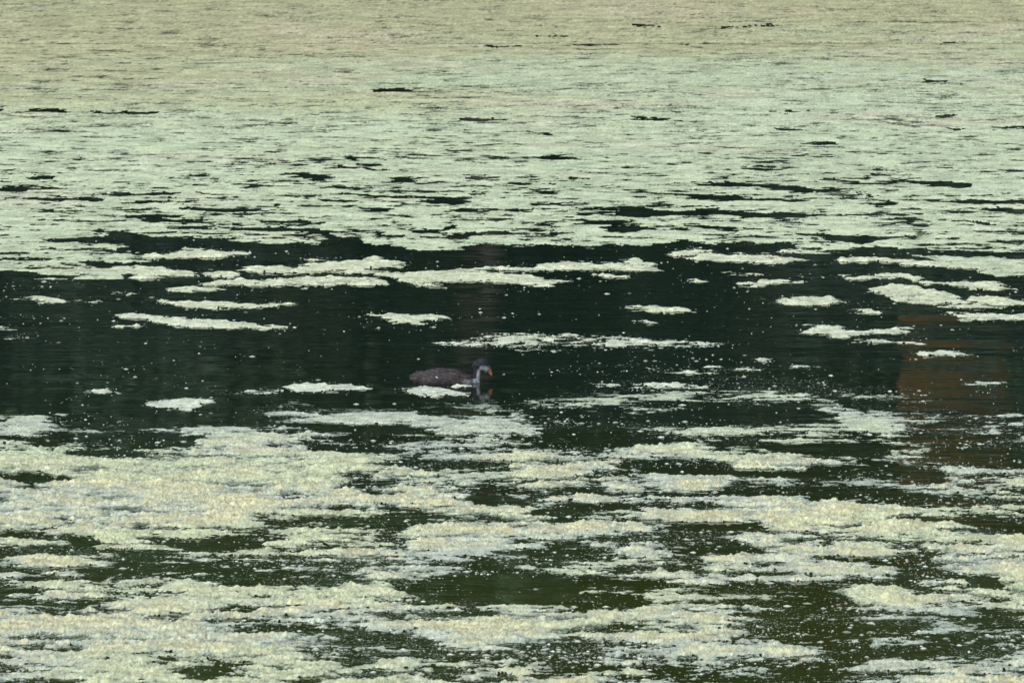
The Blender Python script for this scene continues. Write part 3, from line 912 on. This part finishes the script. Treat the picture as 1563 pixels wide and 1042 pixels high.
def region_colour(p):
    """plumage colour of a point in millimetres"""
    x, y, z = p
    body = np.array((0.078, 0.073, 0.072)); flank = np.array((0.084, 0.071, 0.069)); rear = np.array((0.040, 0.036, 0.043))
    head = np.array((0.033, 0.037, 0.047)); white = np.array((0.78, 0.80, 0.82)); pale = np.array((0.66, 0.69, 0.71))
    if x > 92 and z > 12 or x > 100:
        # foreneck, throat and cheek white; nape and crown dark
        front = x - (116 + 0.10 * z if z < 50 else 123 + 0.7 * (z - 50))
        k = min(1, max(0, (front + 5) / 8.0))
        if z > 54: k *= max(0.0, min(1.0, 1 - (z - 57) / 12.0))
        if z < 14: k = max(k, min(1, (x - 98) / 14) * 0.8)
        w = pale if z > 48 else white
        return head * (1 - k) + w * k
    k = min(1, max(0, (x + 20) / 60.0))
    c = body * (1 - k) + flank * k
    c = c * (1 + 0.28 * math.sin(z * 0.42 + x * 0.05) * math.sin(x * 0.11 + z * 0.2) + 0.12 * math.sin(z * 0.9 - x * 0.09))
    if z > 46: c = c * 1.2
    if z < 16 and x < 30: c = c * 0.6 + rear * 0.4
    if x > 60 and z < 14:
        kk = min(1, (x - 60) / 40) * 0.55
        c = c * (1 - kk) + pale * kk
    return c


def paint(me, jitter=0.25):
    a = me.color_attributes.new('tint', 'FLOAT_COLOR', 'POINT')
    rr = random.Random(5)
    for i, v in enumerate(me.vertices):
        c = region_colour(v.co * 1000) * (1 + jitter * (rr.random() - 0.5))
        a.data[i].color = (*c, 1)


paint(body_me)
M_PLUME = tint_mat('plumage', 0.75, 0.2)
body = link('body', body_me, M_PLUME, bird)

# plumage: thousands of small downy feathers lying back along the body
nv = len(body_me.vertices)
co = np.empty(nv * 3); body_me.vertices.foreach_get('co', co); co = co.reshape(-1, 3)
no = np.empty(nv * 3); body_me.vertices.foreach_get('normal', no); no = no.reshape(-1, 3)
pick = np.flatnonzero(co[:, 2] > 0.001)
pick = rng.choice(pick, 8500, replace=True)
p, n_ = co[pick] + rng.normal(size=(8500, 3)) * 0.0011, no[pick]
flow = np.tile(np.array([-1.0, 0, -0.10]), (8500, 1))
on_neck = (p[:, 0] > 0.093) & (p[:, 2] > 0.012)
on_head = on_neck & (p[:, 2] > 0.056)
flow[on_neck] = (-0.25, 0, -1.0)
flow[on_head] = (-0.9, 0, -0.5)
flow = flow + rng.normal(size=flow.shape) * 0.16
t = flow - n_ * (flow * n_).sum(1)[:, None]
t /= np.linalg.norm(t, axis=1)[:, None] + 1e-9
sd = np.cross(n_, t)
ln = np.where(on_neck, 0.0055, 0.0130) * rng.uniform(0.6, 1.3, 8500)
wd = np.where(on_neck, 0.0011, 0.0023) * rng.uniform(0.7, 1.3, 8500)
lift = np.where(on_neck, 0.0009, 0.0022) * rng.uniform(0.3, 1.6, 8500)
base = p - n_ * 0.0004
V = np.stack([base - sd * wd[:, None], base + sd * wd[:, None],
              base + t * (ln * 0.6)[:, None] + sd * (wd * 0.9)[:, None] + n_ * lift[:, None],
              base + t * ln[:, None] + n_ * (lift * 1.2)[:, None],
              base + t * (ln * 0.6)[:, None] - sd * (wd * 0.9)[:, None] + n_ * lift[:, None]], 1)
pc = np.array([region_colour(q * 1000) for q in p]) * np.clip(np.exp(np.where(on_neck, 0.5, 0.26) * rng.normal(size=8500)), 0.4, 1.9)[:, None]
V2 = V.reshape(-1, 3)
F5 = np.arange(len(V2)).reshape(-1, 5)
pl = link('plumage', np_mesh('plumage', V2, F5, np.clip(np.repeat(pc[:, None], 5, 1).reshape(-1, 3), 0, 0.7), smooth=False), M_PLUME, bird)
tag(pl, kind='stuff')

# folded wings: thin curved shells on the flanks
def wing(side):
    nu, nvv = 26, 10
    V, Cc = [], []
    for i in range(nu):
        s = i / (nu - 1)
        x = 58 - 150 * s
        top = 42 - 6 * s - 10 * max(0, s - 0.6); bot = 20 + 4 * s
        wv_ = math.sin(math.pi * min(1, 0.12 + 0.92 * s) ** 0.8) ** 0.6 if s < 1 else 0.05
        mid = (top + bot) / 2
        for j in range(nvv):
            q = j / (nvv - 1)
            z = mid + (bot - mid) * wv_ * (1 - 2 * q)
            # lie just proud of the trunk ellipsoid
            k = 1 - ((x + 14) / 101) ** 2 - ((z - 6) / 47) ** 2
            y = 55 * math.sqrt(max(k, 0.0)) * 0.98 + 2.2 * math.sin(math.pi * q)
            V.append((x * MM, side * max(y, 5) * MM, z * MM))
            Cc.append(np.array((0.074, 0.067, 0.065)) * random.uniform(0.85, 1.15) * (0.55 if j in (0, nvv - 1) else 1.25 if j == 1 else 1.0) * (1 + 0.30 * math.sin(i * 1.9 + j * 0.8)))
    F = [(i * nvv + j, (i + 1) * nvv + j, (i + 1) * nvv + j + 1, i * nvv + j + 1) for i in range(nu - 1) for j in range(nvv - 1)]
    return np_mesh('wing', np.array(V), np.array(F), np.array(Cc))


for s in (-1, 1):
    link('wing', wing(s), M_PLUME, bird)

# tail: a short stub of overlapping feathers
bm = bmesh.new()
ellipsoid(bm, (-112, 0, 25), (22, 20, 8), 8)
ellipsoid(bm, (-120, 8, 24), (15, 6, 4), 8)
ellipsoid(bm, (-120, -8, 24), (15, 6, 4), 8)
ellipsoid(bm, (-122, 0, 27), (14, 7, 4), 8)
tm = remeshed(bm, 0.0016, 2, 'tail')
a = tm.color_attributes.new('tint', 'FLOAT_COLOR', 'POINT')
for i in range(len(tm.vertices)):
    k = random.uniform(0.8, 1.2)
    a.data[i].color = (0.045 * k, 0.038 * k, 0.037 * k, 1)
link('tail', tm, M_PLUME, bird)

# bill: two mandibles, red-orange with a paler tip
mb, nt, pb = node_mat('orange_bill')
tc = nt.nodes.new('ShaderNodeTexCoord'); sep = nt.nodes.new('ShaderNodeSeparateXYZ')
mr = nt.nodes.new('ShaderNodeMapRange'); mr.inputs['From Min'].default_value = 0.052; mr.inputs['From Max'].default_value = 0.024
cr = nt.nodes.new('ShaderNodeValToRGB')
cr.color_ramp.elements[0].color = (0.38, 0.115, 0.05, 1); cr.color_ramp.elements[1].color = (0.50, 0.24, 0.08, 1)
cr.color_ramp.elements[0].position = 0.25
nt.links.new(tc.outputs['Object'], sep.inputs[0]); nt.links.new(sep.outputs['Z'], mr.inputs['Value'])
nt.links.new(mr.outputs[0], cr.inputs['Fac']); nt.links.new(cr.outputs['Color'], pb.inputs['Base Color'])
pb.inputs['Roughness'].default_value = 0.4


def bill(points, name):
    """points: (x, z, half-height, half-width)"""
    V, F, seg = [], [], 12
    for k, (x, z, hh, hw) in enumerate(points):
        a = points[max(k - 1, 0)]; b = points[min(k + 1, len(points) - 1)]
        d = Vector((b[0] - a[0], 0, b[1] - a[1])).normalized(); up = Vector((-d.z, 0, d.x))
        for s in range(seg):
            t_ = 2 * math.pi * s / seg
            q = Vector((x, 0, z)) + up * hh * math.sin(t_) + Vector((0, 1, 0)) * hw * math.cos(t_)
            V.append(tuple(q * MM))
    for k in range(len(points) - 1):
        for s in range(seg):
            F.append((k * seg + s, k * seg + (s + 1) % seg, (k + 1) * seg + (s + 1) % seg, (k + 1) * seg + s))
    return np_mesh(name, np.array(V), np.array(F))


link('upper_bill', bill([(154, 60, 7.5, 6.5), (160, 52, 6.6, 5.6), (166, 43, 5.4, 4.2), (170, 34, 3.8, 2.8), (172, 27, 2.0, 1.4), (172.3, 24, 0.2, 0.2)], 'upper_bill'), mb, bird)
link('lower_bill', bill([(151, 54, 5.5, 5.5), (156, 47, 4.8, 4.6), (161.5, 39, 3.6, 3.4), (166.5, 31, 2.4, 2.2), (169, 26, 0.3, 0.3)], 'lower_bill'), mb, bird)
me_, nt, pe = node_mat('dark_eye')
pe.inputs['Base Color'].default_value = (0.02, 0.008, 0.006, 1); pe.inputs['Roughness'].default_value = 0.08
for s in (-1, 1):
    bm = bmesh.new(); ellipsoid(bm, (156, s * 13.2, 64.5), (4.0, 3.0, 4.0))
    m = bpy.data.meshes.new('eye'); bm.to_mesh(m); bm.free()
    m.polygons.foreach_set('use_smooth', np.ones(len(m.polygons), bool))
    link('eye', m, me_, bird)

# fallen leaves on the scum
M_DEAD = simple_mat('dead_leaf', (0.10, 0.035, 0.02), (0.22, 0.09, 0.05), 40.0, 0.6)
for (pu, pv_, ln_, lb) in [(1497, 771, 0.030, 'small reddish fallen leaf on the scum near the right edge'),
                           (215, 1037, 0.022, 'small dark fallen leaf on the cream scum at the bottom left'),
                           (519, 810, 0.020, 'small brown fallen leaf on a cream patch left of centre'),
                           (556, 662, 0.018, 'tiny brown fallen leaf at the edge of the scum left below the bird')]:
    lx, ly = ground(pu, pv_, 0.012)
    L_ = [(-1, 0, 0.1), (-0.5, 0.30, 0.16), (0.1, 0.38, 0.2), (0.65, 0.2, 0.14), (1.0, 0, 0.3), (0.65, -0.2, 0.12), (0.1, -0.38, 0.2), (-0.5, -0.3, 0.16), (-0.4, 0, 0), (0.1, 0, 0), (0.6, 0, 0.02), (-1.5, 0.05, 0.05)]
    F_ = [(0, 8, 1), (1, 8, 9, 2), (2, 9, 10, 3), (3, 10, 4), (0, 7, 8), (7, 6, 9, 8), (6, 5, 10, 9), (5, 4, 10), (11, 0, 8)]
    lm = bpy.data.meshes.new('fallen_leaf')
    lm.from_pydata([(a_ * ln_ / 2, b_ * ln_, c_ * ln_) for a_, b_, c_ in L_], [], F_)
    lo_ = link('fallen_leaf', lm, M_DEAD)
    lo_.location = (lx, ly, 0.012); lo_.rotation_euler = (0.15, 0.1, random.uniform(0, 6))
    tag(lo_, lb, 'leaf')

# a duckweed frond caught on its side
bm = bmesh.new(); ellipsoid(bm, (0, 0, 0), (3.6, 1.0, 3.2), 25); ellipsoid(bm, (4, 0, -3), (2.0, 0.9, 2.0))
fm = bpy.data.meshes.new('duckweed_frond'); bm.to_mesh(fm); bm.free()
a = fm.color_attributes.new('tint', 'FLOAT_COLOR', 'POINT')
for i in range(len(fm.vertices)): a.data[i].color = (0.62, 0.60, 0.46, 1)
fr = link('duckweed_frond', fm, M_WEED)
fr.location = (bX - 0.033, bY - 0.0535, 0.027)
tag(fr, 'single pale duckweed frond stuck to the side of the coot', 'leaf')
